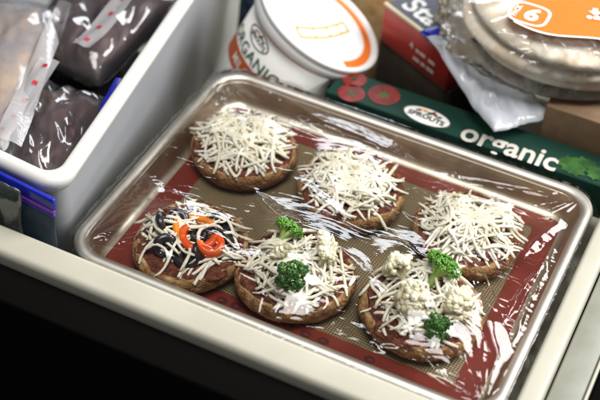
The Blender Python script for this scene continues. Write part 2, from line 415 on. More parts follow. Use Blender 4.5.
me = loft(loops, close=True); me.transform(Matrix.Translation((0, 0, -ZF))); obj('rolled_rim', me, 'rim_metal', pan)

# ------------------------------------------------------------------ silicone baking mat
ZM = -.0238
mt = thing('baking_mat', 'dark red silicone baking mat with tan woven centre lining the pan', 'baking mat', (0, 0, ZM))
A0, B0, A1, B1 = .1445, .1045, .1255, .0880
lo = rrect(A0, B0, .008, 6); li = rrect(A1, B1, .004, 6)
me = loft([[(x, y, .0001) for x, y in lo], [(x, y, .0010) for x, y in lo], [(x, y, .0010) for x, y in li], [(x, y, .0001) for x, y in li]])
obj('border', me, 'red_silicone', mt, False)
me = loft([[(x, y, .0001) for x, y in rrect(A1 - .0001, B1 - .0001, .004, 6)], [(x, y, .0008) for x, y in rrect(A1 - .0001, B1 - .0001, .004, 6)]], False, True)
obj('woven_centre', me, 'mat_weave', mt, False)
for k, x in enumerate([-.049, -.038, .004, .017, .031, .066]):
    ob = ring_me(ellipse_pts(x, -.0955, .0042, .0032, 14), ellipse_pts(x + (.0008 if k % 2 else -.0006), -.0955, .0021, .0014, 14), lambda p: (p.x, p.y, .00125))
    obj('printed_mark', ob, 'print_dark', mt, False)

# ------------------------------------------------------------------ pizzas
ZP = ZM + .0011
HM = .0175                      # muffin height
GS, GR = .001, .062             # height-map cell and half size
film_sup = []                   # (cx, cy, height map) for the plastic film

def muffin_mesh(R, seed, h):
    n = 150
    prof = [(.0, .0), (.72, .0), (.80, .0004), (.86, .0014), (.905, .0028), (.940, .0045), (.965, .0065), (.985, .0085), (.996, .0105), (1.0, .0125), (.995, h - .0032), (.985, h - .0018), (.965, h - .0006), (.94, h), (.91, h - .0002), (.86, h - .0018), (.5, h - .0025), (.0, h - .0025)]
    loops = []
    th = np.linspace(0, 2 * PI, n, endpoint=False); c, s_ = np.cos(th), np.sin(th)
    for r, z in prof:
        j = 1 + .030 * np.sin(2 * th + seed) + .018 * np.sin(3 * th + seed * 2.1)
        a = c * 9 + 30 + z * 260; b = s_ * 9 + 30 - z * 200
        rough = (fbm(a, b, seed, 4) - .5) * .0022 + (vn(c * 30 + 60 + z * 500, s_ * 30 + 60, seed + 1) - .5) * .0007
        pit = np.maximum(0, vn(c * 22 + 50 + z * 700, s_ * 22 + 50 - z * 600, seed + 3) - .74) * .006
        k = np.clip((r - .6) / .25, 0, 1)
        rr = max(r, .002) * R * j + (rough - pit) * k
        zz = z + k * (fbm(c * 12 + 20, s_ * 12 + 20, seed + 2) - .5) * .0030 * (z / h)
        loops.append(list(zip((rr * c).tolist(), (rr * s_).tolist(), zz.tolist())))
    return loft(loops, True, True)

def floret(seed, size, stem_dir, beads=90, br=.13, stalk=.9, spread=.8):
    """cluster of buds over branching stalks; returns crown (v,f) and stem (v,f) with the base at origin, growing along +z"""
    rn = random.Random(seed); crown = []; st = []
    nb = 7
    tips = []
    for i in range(nb):
        if i == 0: d = Vector((0, 0, 1))
        else:
            a = 2 * PI * i / (nb - 1) + rn.uniform(-.3, .3); d = Vector((math.cos(a) * spread, math.sin(a) * spread, 1)).normalized()
        tip = Vector((0, 0, size * stalk * .45)) + d * size * rn.uniform(.50, .66)
        tips.append((tip, d)); mid = Vector((0, 0, size * stalk * .5))
        st.append(tube([(0, 0, 0), mid, tip], [size * .16, size * .13, size * .09], 6))
    per = beads // nb
    for tip, d in tips:
        for k in range(per):
            p = Vector((rn.gauss(0, 1), rn.gauss(0, 1), rn.gauss(0, 1))).normalized()
            if p.dot(d) < -.35: p = -p
            c = tip + p * size * .25 * rn.uniform(.8, 1.1); r = size * br * rn.uniform(.6, 1.15)
            crown.append(([c + q * r for q in ICO1[0]], ICO1[1]))
    return merge(crown), merge(st)

def place(vf, M):
    return [M @ Vector(p) for p in vf[0]], vf[1]

def make_pizza(idx, x, y, R, label, n_shred, spread, seed, toppings=()):
    root = thing('muffin_pizza', label, 'pizza', (x, y, ZP), 'mini muffin pizzas on the sheet pan')
    rn = random.Random(seed)
    obj('muffin', muffin_mesh(R, seed, HM), 'muffin_crust', root)
    # crumb ring + sauce
    n = 60; loops = []
    for r, dz in ((.960, -.004), (.950, .0003), (.92, .0006), (.88, .0004), (.85, -.0012)):
        loops.append([(r * R * (1 + .030 * math.sin(2 * t + seed) + .018 * math.sin(3 * t + seed * 2.1)) * math.cos(t), r * R * (1 + .030 * math.sin(2 * t + seed) + .018 * math.sin(3 * t + seed * 2.1)) * math.sin(t),
                       HM + dz + .0020 * (float(vn(k * .9, r * 40, seed)) - .5)) for k, t in enumerate([2 * PI * i / n for i in range(n)])])
    obj('crumb_edge', loft(loops), 'muffin_crumb', root)
    g = []; nr = 20; n = 84
    V = [(0, 0, HM + .0004)]; F = []
    for i in range(1, nr + 1):
        for k in range(n):
            t = 2 * PI * k / n; rr = R * .945 * i / nr * (1 + (.16 * (float(vn(k * .35, 3, seed)) - .5) if i > nr - 3 else 0))
            px, py = rr * math.cos(t), rr * math.sin(t)
            z = HM + .0048 * (float(fbm(px * 230 + 40, py * 230 + 40, seed)) - .45) + .0013 - (.0022 if i == nr else 0)
            V.append((px, py, z))
    for k in range(n): F.append((0, 1 + k, 1 + (k + 1) % n))
    for i in range(nr - 1):
        for k in range(n):
            a = 1 + i * n + k; b = 1 + i * n + (k + 1) % n; F.append((a, a + n, b + n, b))
    obj('tomato_sauce', fixn(pyd(V, F)), 'tomato_sauce', root)
    # height map for stacking
    m = int(2 * GR / GS) + 1
    ax = np.linspace(-GR, GR, m); GX, GY = np.meshgrid(ax, ax, indexing='ij'); D = np.hypot(GX, GY)
    Hs = np.where(D < R * .97, HM + .0006, np.maximum(HM - (D - R * .97) * 1.6, .0008))
    def hget(p):
        i = int(np.clip(round((p[0] + GR) / GS), 0, m - 1)); j = int(np.clip(round((p[1] + GR) / GS), 0, m - 1)); return Hs[i, j]
    def stamp(px, py, r, top):
        msk = (GX - px) ** 2 + (GY - py) ** 2 < r * r
        Hs[msk] = np.maximum(Hs[msk], top)
    def shreds(n, spread, cx=0, cy=0, lmin=.016, lmax=.050, cap=.0085):
        for q in range(n):
            rr = rn.random() ** .62 * R * .80 * spread; rr = min(rr, R * .95)
            a = rn.uniform(0, 2 * PI); p = Vector((cx + rr * math.cos(a), cy + rr * math.sin(a)))
            hd = rn.uniform(0, 2 * PI); L = rn.uniform(lmin, lmax); K = 9; st = L / (K - 1)
            cur = rn.gauss(0, 48); dcur = rn.gauss(0, 2200); pts = []
            p = p - Vector((math.cos(hd), math.sin(hd))) * L / 2
            for k in range(K):
                pts.append(p.copy()); hd += (cur + dcur * (k / K - .5) * L) * st; p = p + Vector((math.cos(hd), math.sin(hd))) * st
            if max(c.length for c in pts) > R * 1.06 and (rn.random() < .93 or max(c.length for c in pts) > R * 1.18): continue
            r = rn.uniform(.00100, .00160)
            hs = [hget(c) + r * .8 for c in pts]
            for _ in range(2):
                hs = [max(hs[k], (hs[max(k - 1, 0)] + hs[min(k + 1, K - 1)]) / 2 - .0003) for k in range(K)]
            hs = [min(h, HM + cap + rn.uniform(-.0008, .0008)) for h in hs]
            hs = [(hs[max(k - 1, 0)] + 2 * hs[k] + hs[min(k + 1, K - 1)]) / 4 + .0005 * math.sin(k * 1.3 + q) for k in range(K)]
            hs = [max(h, .0012) for h in hs]
            rad = [r * .75] + [r * rn.uniform(.9, 1.1) for _ in range(K - 2)] + [r * .7]
            v, f = tube([(c.x, c.y, h) for c, h in zip(pts, hs)], rad, 6, .85)
            obj('cheese_shred', pyd(v, f), 'cheese', root)
            for c, h in zip(pts, hs): stamp(c.x, c.y, r * 1.2, h + r * .45)
    first = [t for t in toppings if t[0] != 'shreds']
    early = int(n_shred * .55)
    shreds(early, spread)
    for t in first:
        kind = t[0]
        if kind == 'olive':            # ring slice of a black olive
            _, px, py, ro, tilt, az = t
            N = 20; M = 8; vv = []; ff = []; ri = ro * .62; rt = ro * .38
            for i in range(N):
                a = 2 * PI * i / N
                for j in range(M):
                    b = 2 * PI * j / M
                    vv.append(Vector(((ri + rt * math.cos(b)) * math.cos(a) * (1 + .04 * math.sin(2 * a + px * 900)), (ri + rt * math.cos(b)) * math.sin(a), .0028 * (math.sin(b) if abs(math.sin(b)) < .75 else .85 * math.copysign(1, math.sin(b))))))
            for i in range(N):
                for j in range(M): ff.append((i * M + j, ((i + 1) % N) * M + j, ((i + 1) % N) * M + (j + 1) % M, i * M + (j + 1) % M))
            h = max(hget((px, py)), HM + .001) + .0024 + ro * math.sin(tilt) * .55
            Mx = Matrix.Translation((px, py, h)) @ Matrix.Rotation(az, 4, 'Z') @ Matrix.Rotation(tilt, 4, 'X')
            obj('olive_slice', fixn(pyd(*place((vv, ff), Mx))), 'olive', root)
            stamp(px, py, ro * .9, h + .0022 + ro * math.sin(tilt) * .4)
        elif kind == 'pepper':         # curved strip of pepper standing on edge
            _, px, py, ro, a0, a1, z, mname, wob = t
            N = 26; vv = []; ff = []; hh = .0036; th = .0021
            for i in range(N):
                a = a0 + (a1 - a0) * i / (N - 1); rr = ro * (1 + wob * math.sin(3 * a))
                for dr_, dz in ((-th, -hh), (th, -hh), (th * 1.2, 0), (th, hh), (-th, hh), (-th * .8, 0)):
                    vv.append(((rr + dr_) * math.cos(a) * 1.12 + px, (rr + dr_) * math.sin(a) + py, HM + z + hh + dz + .0012 * math.sin(a * 2)))
            for i in range(N - 1):
                for j in range(6): ff.append((i * 6 + j, i * 6 + (j + 1) % 6, i * 6 + 6 + (j + 1) % 6, i * 6 + 6 + j))
            ff.append(tuple(range(6))); ff.append(tuple(range((N - 1) * 6 + 5, (N - 1) * 6 - 1, -1)))
            obj('pepper_ring', fixn(pyd(vv, ff)), mname, root)
            for i in range(N):
                a = a0 + (a1 - a0) * i / (N - 1); stamp(px + ro * math.cos(a) * 1.1, py + ro * math.sin(a), .0022, HM + z + hh * 2)
        else:                          # broccoli / cauliflower
            _, px, py, size, tilt, az = t
            br = kind.startswith('broccoli')
            cr, st = floret(int(abs(px * 1e5) + abs(py * 1e5)), size, None, 560 if br else 150, .052 if br else .15, .9, .8)
            h = max(hget((px, py)) - .002, HM)
            Mx = Matrix.Translation((px, py, h + size * .18 + size * .30 * math.sin(tilt))) @ Matrix.Rotation(az, 4, 'Z') @ Matrix.Rotation(tilt, 4, 'Y') @ Matrix.Translation((0, 0, -size * .25))
            nme = 'broccoli_floret' if br else 'cauliflower_floret'
            o = obj(nme, pyd(*place(cr, Mx)), ('broccoli_light' if kind == 'broccoli_light' else 'broccoli_bud') if br else 'cauliflower', root)
            s_ = obj('floret_stalk', pyd(*place(st, Mx)), 'broccoli_stem' if br else 'cauliflower', o)
            c = Mx @ Vector((0, 0, size * .8)); stamp(c.x, c.y, size * .55, c.z + size * .25)
    shreds(n_shred - early, spread, cap=.0105)
    film_sup.append((x, y, ax, Hs + ZP))
    return root

make_pizza(0, -.1050, .0455, .0425, 'muffin pizza heaped with cheese shreds, beside the tipped white tub', 225, .98, 21)
make_pizza(1, -.0115, .0450, .0425, 'muffin pizza heaped with cheese shreds, between two other cheese-only pizzas', 225, .95, 22)
make_pizza(2, .0855, .0430, .0425, 'muffin pizza heaped with cheese shreds, beside the drawer side wall', 230, .95, 23)
# olives and peppers
make_pizza(3, -.0890, -.0690, .0430, 'muffin pizza topped with black olive slices and red pepper rings', 105, 1.15, 24, (
    ('olive', -.0215, -.002, .0094, 1.0, 2.1), ('olive', -.0150, .0065, .0090, .5, .4), ('olive', .0120, .0215, .0100, .35, 1.0), ('olive', .0235, .0120, .0092, .6, 2.6),
    ('olive', -.0095, -.0205, .0098, .9, .7), ('olive', .0075, -.0200, .0102, .35, .2), ('olive', .0145, -.0130, .0075, .8, 1.6),
    ('pepper', .0005, .0030, .0125, .9, 4.4, .0040, 'orange_pepper', .06), ('pepper', .0070, -.0035, .0105, 2.6, 6.8, .0056, 'pepper_flesh', .08), ('pepper', .0185, -.0060, .0070, 3.6, 7.6, .0060, 'pepper_flesh', .05),
    ('olive', .0035, .0040, .0068, .3, .5)))
make_pizza(4, -.0085, -.0590, .0430, 'muffin pizza with two broccoli florets, between the olive pizza and the cauliflower pizza', 190, 1.12, 25, (
    ('cauliflower', .0060, .0180, .0150, .9, .6), ('cauliflower', -.0080, -.0040, .0130, 1.0, 2.6), ('cauliflower', .0150, .0080, .0125, .7, 1.2),
    ('broccoli_light', -.0200, .0130, .0170, .95, 1.3), ('broccoli', .0030, -.0150, .0185, .7, -1.2)))
make_pizza(5, .0840, -.0465, .0435, 'muffin pizza topped with large cauliflower florets and green broccoli', 165, 1.10, 26, (
    ('cauliflower', -.0190, .0080, .0180, .8, 2.6), ('cauliflower', -.0030, -.0070, .0190, .7, -1.7), ('cauliflower', .0190, .0040, .0195, .8, -.4),
    ('broccoli_light', -.0010, .0190, .0210, .85, 1.2), ('broccoli', .0160, -.0215, .0165, .6, -.9)))

# ------------------------------------------------------------------ clear plastic wrap over the pan
def make_wrap():
    ex, ey, s = .1755, .1350, .0015
    nx, ny = int(2 * ex / s) + 1, int(2 * ey / s) + 1
    xs = np.linspace(-ex, ex, nx); ys = np.linspace(-ey, ey, ny); X, Y = np.meshgrid(xs, ys, indexing='ij')
    # signed distance to the rim's outer outline (negative inside)
    qx = np.abs(X) - (PA - PR); qy = np.abs(Y) - (PB - PR)
    sd = np.hypot(np.maximum(qx, 0), np.maximum(qy, 0)) + np.minimum(np.maximum(qx, qy), 0) - PR
    sup = np.full(X.shape, -.0215)
    rimz = .0009 - np.maximum(0, np.abs(sd + .0046) - .0030) ** 2 * 60
    sup = np.where((sd > -.0105) & (sd < .001), np.maximum(sup, rimz), sup)
    for cx, cy, ax, Hs in film_sup:
        ii = (X - cx + GR) / GS; jj = (Y - cy + GR) / GS
        ok = (ii >= 0) & (jj >= 0) & (ii < len(ax) - 2) & (jj < len(ax) - 2)
        i0 = np.clip(ii.astype(int), 0, len(ax) - 2); j0 = np.clip(jj.astype(int), 0, len(ax) - 2)
        h = np.maximum.reduce([Hs[i0, j0], Hs[i0 + 1, j0], Hs[i0, j0 + 1], Hs[i0 + 1, j0 + 1]]) + .0007
        sup = np.where(ok & (h > ZP + .012), np.maximum(sup, h), sup)
    outz = .0009 - np.clip(sd - .0005, 0, 1) * 1.5
    Z = np.maximum(sup, 0.004); fixed = sd > .0
    Z[fixed] = outz[fixed]
    for it in range(1500):
        L = Z.copy(); L[1:-1, 1:-1] = (Z[:-2, 1:-1] + Z[2:, 1:-1] + Z[1:-1, :-2] + Z[1:-1, 2:]) / 4 - .000003
        Z = np.maximum(L, sup); Z[fixed] = outz[fixed]
    # upsample
    k = 2; nx2, ny2 = (nx - 1) * k + 1, (ny - 1) * k + 1
    xs2 = np.linspace(-ex, ex, nx2); ys2 = np.linspace(-ey, ey, ny2)
    Zx = np.array([np.interp(xs2, xs, Z[:, j]) for j in range(ny)]).T
    Z2 = np.array([np.interp(ys2, ys, Zx[i, :]) for i in range(nx2)])
    X2, Y2 = np.meshgrid(xs2, ys2, indexing='ij')
    sdx = np.abs(X2) - (PA - PR); sdy = np.abs(Y2) - (PB - PR)
    sd2 = np.hypot(np.maximum(sdx, 0), np.maximum(sdy, 0)) + np.minimum(np.maximum(sdx, sdy), 0) - PR
    inside = np.clip((-sd2 - .006) / .012, 0, 1)
    dz = np.zeros_like(Z2)
    # folds, (x0, y0, x1, y1, height, width)
    folds = [(-.082, -.090, -.016, -.070, .40, .0022), (.013, -.038, .081, -.083, .40, .0028), (.093, -.008, .152, -.078, .42, .0024),
             (-.160, .097, -.128, .063, .0035, .0030), (-.158, .107, -.116, .078, .0035, .0032), (-.150, .112, -.093, .104, .0030, .003),
             (-.074, -.004, -.020, -.047, .0022, .0030), (-.081, .098, .030, .083, .0026, .0030), (-.067, .088, .013, .084, .0020, .0025),
             (.032, .079, .150, .112, .0026, .0032), (.049, .076, .136, .103, .0022, .0025), (.079, .063, .152, .078, .0024, .0028), (.148, .090, .131, .025, .0024, .0028),
             (-.152, -.104, -.124, -.097, .0018, .0018), (-.132, -.108, -.113, -.087, .0016, .0018), (-.053, .021, .006, -.007, .0020, .0030),
             (.148, .046, .141, -.046, .0020, .0025), (.150, .064, .153, -.067, .0020, .0025), (.036, .026, .113, -.030, .0018, .0028), (.071, -.002, .128, -.053, .0020, .0026),
             (-.150, -.028, -.128, -.049, .0020, .0025), (.028, -.096, .046, -.108, .0030, .0022), (.044, -.097, .078, -.108, .0040, .0026), (.088, -.098, .124, -.107, .0040, .0026), (.060, -.104, .086, -.100, .0026, -.0026),
             (-.132, .109, -.053, .096, .0024, .0030), (-.139, -.041, -.106, -.041, .0016, .0022)]
    rr = random.Random(5)
    for q in range(46):
        x0, y0 = rr.uniform(-.145, .14), rr.uniform(-.105, .105); a = rr.gauss(.15, .6); l = rr.uniform(.018, .05)
        folds.append((x0, y0, x0 + l * math.cos(a), y0 + l * math.sin(a), rr.uniform(.0005, .0014), rr.uniform(.0006, .0014)))
    wob = (fbm(X2 * 60 + 50, Y2 * 60 + 50, 3) - .5) * .006
    for x0, y0, x1, y1, h, wd in folds:
        dx, dy = x1 - x0, y1 - y0; L = math.hypot(dx, dy); ux, uy = dx / L, dy / L
        nx_, ny_ = -uy, ux
        if h > .1:
            if ny_ < 0: nx_, ny_ = -nx_, -ny_
            sl = h
        elif abs(nx_) > .75:
            if nx_ < 0: nx_, ny_ = -nx_, -ny_
            sl = .48
        else:
            if ny_ < 0: nx_, ny_ = -nx_, -ny_
            sl = .24
        t = ((X2 - x0) * ux + (Y2 - y0) * uy) / L; d = (X2 - x0) * nx_ + (Y2 - y0) * ny_ + wob
        win = np.clip(np.minimum(t, 1 - t) * 4 + .1, 0, 1); win = win * win * (3 - 2 * win)
        wg = abs(wd) * 2.1 * (.6 + .8 * vn(t * 5 + 30, t * 0 + x0 * 99 + 40, 2)) * (.25 + .75 * win); hh = sl * wg
        dz += hh * np.clip(1 - np.where(d > 0, d / wg, -d / (hh / .7)), 0, 1) * np.clip(win * 3, 0, 1)
    # fine tension streaks, direction turning from x toward the nearest corner
    ang = .12 + .5 * (fbm(X2 * 14 + 30, Y2 * 14 + 30, 5) - .5) * 2
    cxs, cys = np.sign(X2) * (PA - .012), np.sign(Y2) * (PB - .012); dc = np.hypot(X2 - cxs, Y2 - cys)
    ca = np.arctan2(cys - Y2, cxs - X2); wgt = np.clip(1 - dc / .055, 0, 1)
    u = X2 * math.cos(.12) + Y2 * math.sin(.12); v = -X2 * math.sin(.12) + Y2 * math.cos(.12) + (fbm(X2 * 18 + 9, Y2 * 18 + 9, 6) - .5) * .02
    st = ridged(u / .030 + 60, v / .0042 + 60, 1) ** 2 * .65 + ridged(u / .018 + 30, v / .0023 + 30, 2) ** 2 * .4
    msk = np.clip((fbm(X2 * 24 + 70, Y2 * 24 + 70, 4) - .44) * 5, 0, 1) * (1 - wgt)
    msk = np.maximum(msk, .38 * (1 - wgt))
    msk = np.maximum(msk, np.clip((X2 - .07) / .04, 0, 1) * np.clip((.07 - Y2) / .04, 0, 1) * .8 * np.clip((fbm(X2 * 40 + 70, Y2 * 40 + 70, 7) - .36) * 6, 0, 1))
    dz += st * msk * .00062
    phi = np.arctan2(Y2 - cys, X2 - cxs)
    rad = ridged(phi * 7 + 40, dc / .05 + 20, 3) ** 2
    dz += rad * wgt * .0024 * np.clip(dc / .01, 0, 1)
    dz += (fbm(X2 * 70 + 90, Y2 * 45 + 90, 2) - .5) * .0009
    Z2 = Z2 + dz * inside
    # taut pleats: one flat side pulled straight between two points
    for x0, y0, x1, y1, sl, lift in ((-.082, -.091, -.012, -.070, .23, .0013), (.013, -.038, .081, -.083, .30, .0022), (.093, -.008, .150, -.076, .38, .0020),
            (.036, .026, .105, -.024, .30, .0012), (-.074, -.004, -.024, -.043, .30, .0012), (-.053, .021, .004, -.006, .28, .0014), (-.152, .103, -.126, .066, .36, .0016),
            (-.150, .107, -.112, .078, .30, .0016), (-.142, .109, -.090, .100, .24, .0014), (.044, -.095, .080, -.107, .26, .0014), (.086, -.096, .124, -.106, .26, .0014), (.022, -.090, .040, -.104, .28, .0010),
            (-.081, .097, .020, .085, .22, .0010), (.040, .082, .140, .106, .20, .0010), (-.148, -.030, -.122, -.052, .28, .0012), (-.150, -.100, -.122, -.090, .22, .0008), (-.060, .095, .030, .082, .21, .0009)):
        L = math.hypot(x1 - x0, y1 - y0); ux, uy = (x1 - x0) / L, (y1 - y0) / L; nx_, ny_ = -uy, ux
        if ny_ < 0: nx_, ny_ = -nx_, -ny_
        ks = np.linspace(.05, .95, 15); gi = np.clip(((x0 + ks * (x1 - x0) + ex) / (2 * ex) * (nx2 - 1)).astype(int), 0, nx2 - 1); gj = np.clip(((y0 + ks * (y1 - y0) + ey) / (2 * ey) * (ny2 - 1)).astype(int), 0, ny2 - 1)
        b = Z2[gi, gj]; cf = np.polyfit(ks, b, 1); up = np.percentile(b - np.polyval(cf, ks), 75)
        t = ((X2 - x0) * ux + (Y2 - y0) * uy) / L; d = (X2 - x0) * nx_ + (Y2 - y0) * ny_ + wob * .5
        lf = lift * (.55 + .9 * vn(t * 6 + 30, t * 0 + y0 * 77 + 50, 4)); win = np.clip(np.minimum(t, 1 - t) * 3.2, 0, 1) ** .7; zl = np.polyval(cf, t) + up * win + lf * (win * 1.25 - .25)
        d = d + (ridged(t * L / .012 + 20, d / .0016 + 40, 3) - .5) * .0007
        zt = np.where(d > 0, zl - sl * d, zl + 1.1 * d) + (fbm(t * L * 160 + 60, d * 420 + 60, 5) - .5) * .00045
        Z2 = np.where((t > 0) & (t < 1), Z2 + np.maximum(zt - Z2, 0) * win * (np.abs(d) < .014), Z2)
    # crumpled skirt outside the rim
    skirt = np.clip(sd2 / .004, 0, 1)
    out_push = 1 + skirt * (vn(np.arctan2(Y2, X2) * 40 + 50, sd2 * 200 + 5, 5) - .5) * .016
    Z2 = Z2 + skirt * (vn(np.arctan2(Y2, X2) * 55 + 70, sd2 * 100, 6) - .5) * .005
    Z2 = np.maximum(Z2, -.0150)
    XX = X2 * np.where(skirt > 0, np.minimum(out_push, 1.006), 1); YY = Y2 * np.where(skirt > 0, np.minimum(out_push, 1.006), 1)
    keep = sd2 < .0062 + .0030 * (vn(np.arctan2(Y2, X2) * 16 + 9, Y2 * 0 + 4, 6) - .5) * 2
    idx = np.arange(nx2 * ny2).reshape(nx2, ny2)
    a = idx[:-1, :-1]; b = idx[1:, :-1]; c = idx[1:, 1:]; d = idx[:-1, 1:]
    kq = keep[:-1, :-1] & keep[1:, :-1] & keep[1:, 1:] & keep[:-1, 1:]
    F = np.stack([a[kq], b[kq], c[kq], d[kq]], 1)
    used = np.zeros(nx2 * ny2, bool); used[F.ravel()] = True; remp = np.cumsum(used) - 1
    V = np.stack([XX.ravel(), YY.ravel(), Z2.ravel()], 1)[used]
    me = bpy.data.meshes.new('m'); me.vertices.add(len(V)); me.vertices.foreach_set('co', V.ravel())
    F = remp[F]; me.loops.add(F.size); me.loops.foreach_set('vertex_index', F.ravel().astype(np.int32))
    me.polygons.add(len(F)); me.polygons.foreach_set('loop_start', np.arange(0, F.size, 4, dtype=np.int32))
    me.update(calc_edges=True); me.validate()
    return me
wrap = obj('plastic_wrap', make_wrap(), 'wrap_film')
tag(wrap, 'clear wrinkled plastic wrap stretched tight over the sheet pan', 'plastic wrap')

# ------------------------------------------------------------------ logo used on tub and box
def logo(parent, fn, cx, cy, s, rot=0.0, border='dark_print', lift=1.0):
    """white oval with a word and small coloured vegetables; fn maps (u, v, lift) to 3D"""
    def place2(p, k):
        c, sn = math.cos(rot), math.sin(rot); return fn(Vector((cx + (p.x * c - p.y * sn), cy + (p.x * sn + p.y * c), k * lift)))
    o = obj('logo', poly_me(ellipse_pts(0, 0, 1.0 * s, .52 * s), lambda p: place2(p, 1)), 'white_print', parent, False)
    obj('logo_outline', ring_me(ellipse_pts(0, 0, 1.0 * s, .52 * s), ellipse_pts(0, 0, .93 * s, .46 * s), lambda p: place2(p, 2)), border, o, False)
    tm = text_mesh('SPROUTS', .36 * s, .012 * s); remap(tm, lambda p: place2(Vector((p.x, p.y - .10 * s + .05 * s * math.cos(p.x / s * 2.2), 0)), 3)); obj('lettering', tm, border, o, False)
    for (u, vv, a, b, r, m) in ((-.42, .20, .13, .06, .5, 'red_print'), (-.18, .27, .12, .07, -.2, 'yellow_print'), (.04, .22, .12, .08, .4, 'leaf_print'), (.24, .24, .12, .07, -.5, 'red_print'), (.44, .19, .11, .06, .2, 'leaf_print'), (.14, .34, .10, .04, .9, 'leaf_print')):
        obj('vegetable_emblem', poly_me(ellipse_pts(u * s, vv * s, a * s, b * s, 12, r), lambda p: place2(p, 3)), m, o, False)

# ------------------------------------------------------------------ tipped tub
AX = Vector((.44, .19, .88)).normalized()
E1 = (-FW - AX * (-FW).dot(AX)).normalized(); E2 = AX.cross(E1)
TH = .108; RL, RB = .0585, .0480
LC = Vector((-.1090, .1965, .0215))             # lid centre
TB = LC - AX * TH
tub = thing('carton_tub', 'white round food tub with orange and green print, tipped behind the pan', 'tub', TB)
TM = Matrix(((E1.x, E2.x, AX.x, 0), (E1.y, E2.y, AX.y, 0), (E1.z, E2.z, AX.z, 0), (0, 0, 0, 1)))
tub.matrix_world = Matrix.Translation(TB) @ TM
SB = TH - .006
def rad(z): return RB + (RL - .0035 - RB) * z / SB
obj('body', lathe([(.002, .0), (RB - .001, .0), (RB, .001), (rad(SB), SB)], 64), 'carton_white', tub)
lp = [(RL - .0015, TH - .0150), (RL, TH - .0140), (RL + .0005, TH - .0065), (RL, TH - .0060), (RL - .0002, TH - .0040), (RL + .0008, TH - .0035), (RL + .0008, TH - .0006), (RL - .0006, TH), (RL - .0030, TH), (RL - .0042, TH - .0010), (RL - .0045, TH - .0028), (.003, TH - .0028)]
lid = obj('lid', lathe(lp, 72, False, True), 'lid_white', tub)
def onside(p):   # u = arc length, v = height, z = lift
    r = rad(p.y) + .00025 + .00012 * p.z; t = p.x / .055
    return Vector((r * math.cos(t), r * math.sin(t), p.y))
U0 = -.030
obj('rust_band', grid_strip(-.085, .085, .0370, .0545, onside, 60, 1), 'rust_print', tub, False)
obj('orange_line', grid_strip(-.085, .085, .0905, .0922, lambda p: onside(Vector((p.x, p.y, 1))), 60, 1), 'orange_print', tub, False)
def side_text(s, size, u, v, m, bold=0.0, space=1.0, name='lettering'):
    tm = text_mesh(s, size, bold, space); remap(tm, lambda p: onside(Vector((u + p.x, v + p.y, 3)))); obj(name, tm, m, tub, False)
side_text('ORGANIC', .0160, U0 + .002, .0620, 'green_print', .0002, 1.05)
side_text('MIL SE', .0110, U0 + .002, .0458, 'white_print', .0002, 1.05)
for k, (u, wd_) in enumerate(((-.040, .007), (-.030, .009), (-.019, .006), (-.010, .008), (.001, .005))):
    obj('small_print', grid_strip(u, u + wd_, .0270, .0315, lambda p: onside(Vector((p.x, p.y, 2))), 4, 1), 'grey_print', tub, False)
logo(tub, onside, U0 + .001, .0800, .0160, 0, 'dark_print')
obj('information_panel', grid_strip(.050, .074, .080, .0865, lambda p: onside(Vector((p.x, p.y, 2))), 10, 1), 'dark_print', tub, False)
def onlid(p): return Vector((p.x, p.y, TH - .0026 + .00015 * p.z))
obj('lid_ring', pyd([onlid(Vector((r * math.cos(t), r * math.sin(t), 0))) for r in (.0455, .0530) for t in np.linspace(1.0, 3.3, 60)], [(k, k + 1, 61 + k, 60 + k) for k in range(59)]), 'orange_print', lid, False)
# outlined banner printed on the lid
BN = [(.0337, -.0108), (.0420, -.0003), (-.0204, .0245), (-.0265, .0135)]
def bpt(u, vv): return Vector(BN[0] + (0,)).lerp(Vector(BN[1] + (0,)), vv).lerp(Vector(BN[3] + (0,)).lerp(Vector(BN[2] + (0,)), vv), u) + Vector((.003 * math.sin(u * PI), .003 * math.sin(u * PI), 1))
def bquad(u0, u1, v0, v1): return [onlid(bpt(u, q)) for u, q in ((u0, v0), (u1, v0), (u1, v1), (u0, v1))]
vv = []; ff = []
for (u0, u1, v0, v1) in [(k / 8, (k + 1) / 8, 0, .16) for k in range(8)] + [(k / 8, (k + 1) / 8, .84, 1) for k in range(8)] + [(0, .03, .16, .84), (.97, 1, .16, .84), (.30, .325, .16, .84), (.58, .605, .16, .84), (.82, .845, .16, .84)]:
    o_ = len(vv); vv += bquad(u0, u1, v0, v1); ff.append((o_, o_ + 1, o_ + 2, o_ + 3))
obj('lid_banner', pyd(vv, ff), 'yellow_print', lid, False)

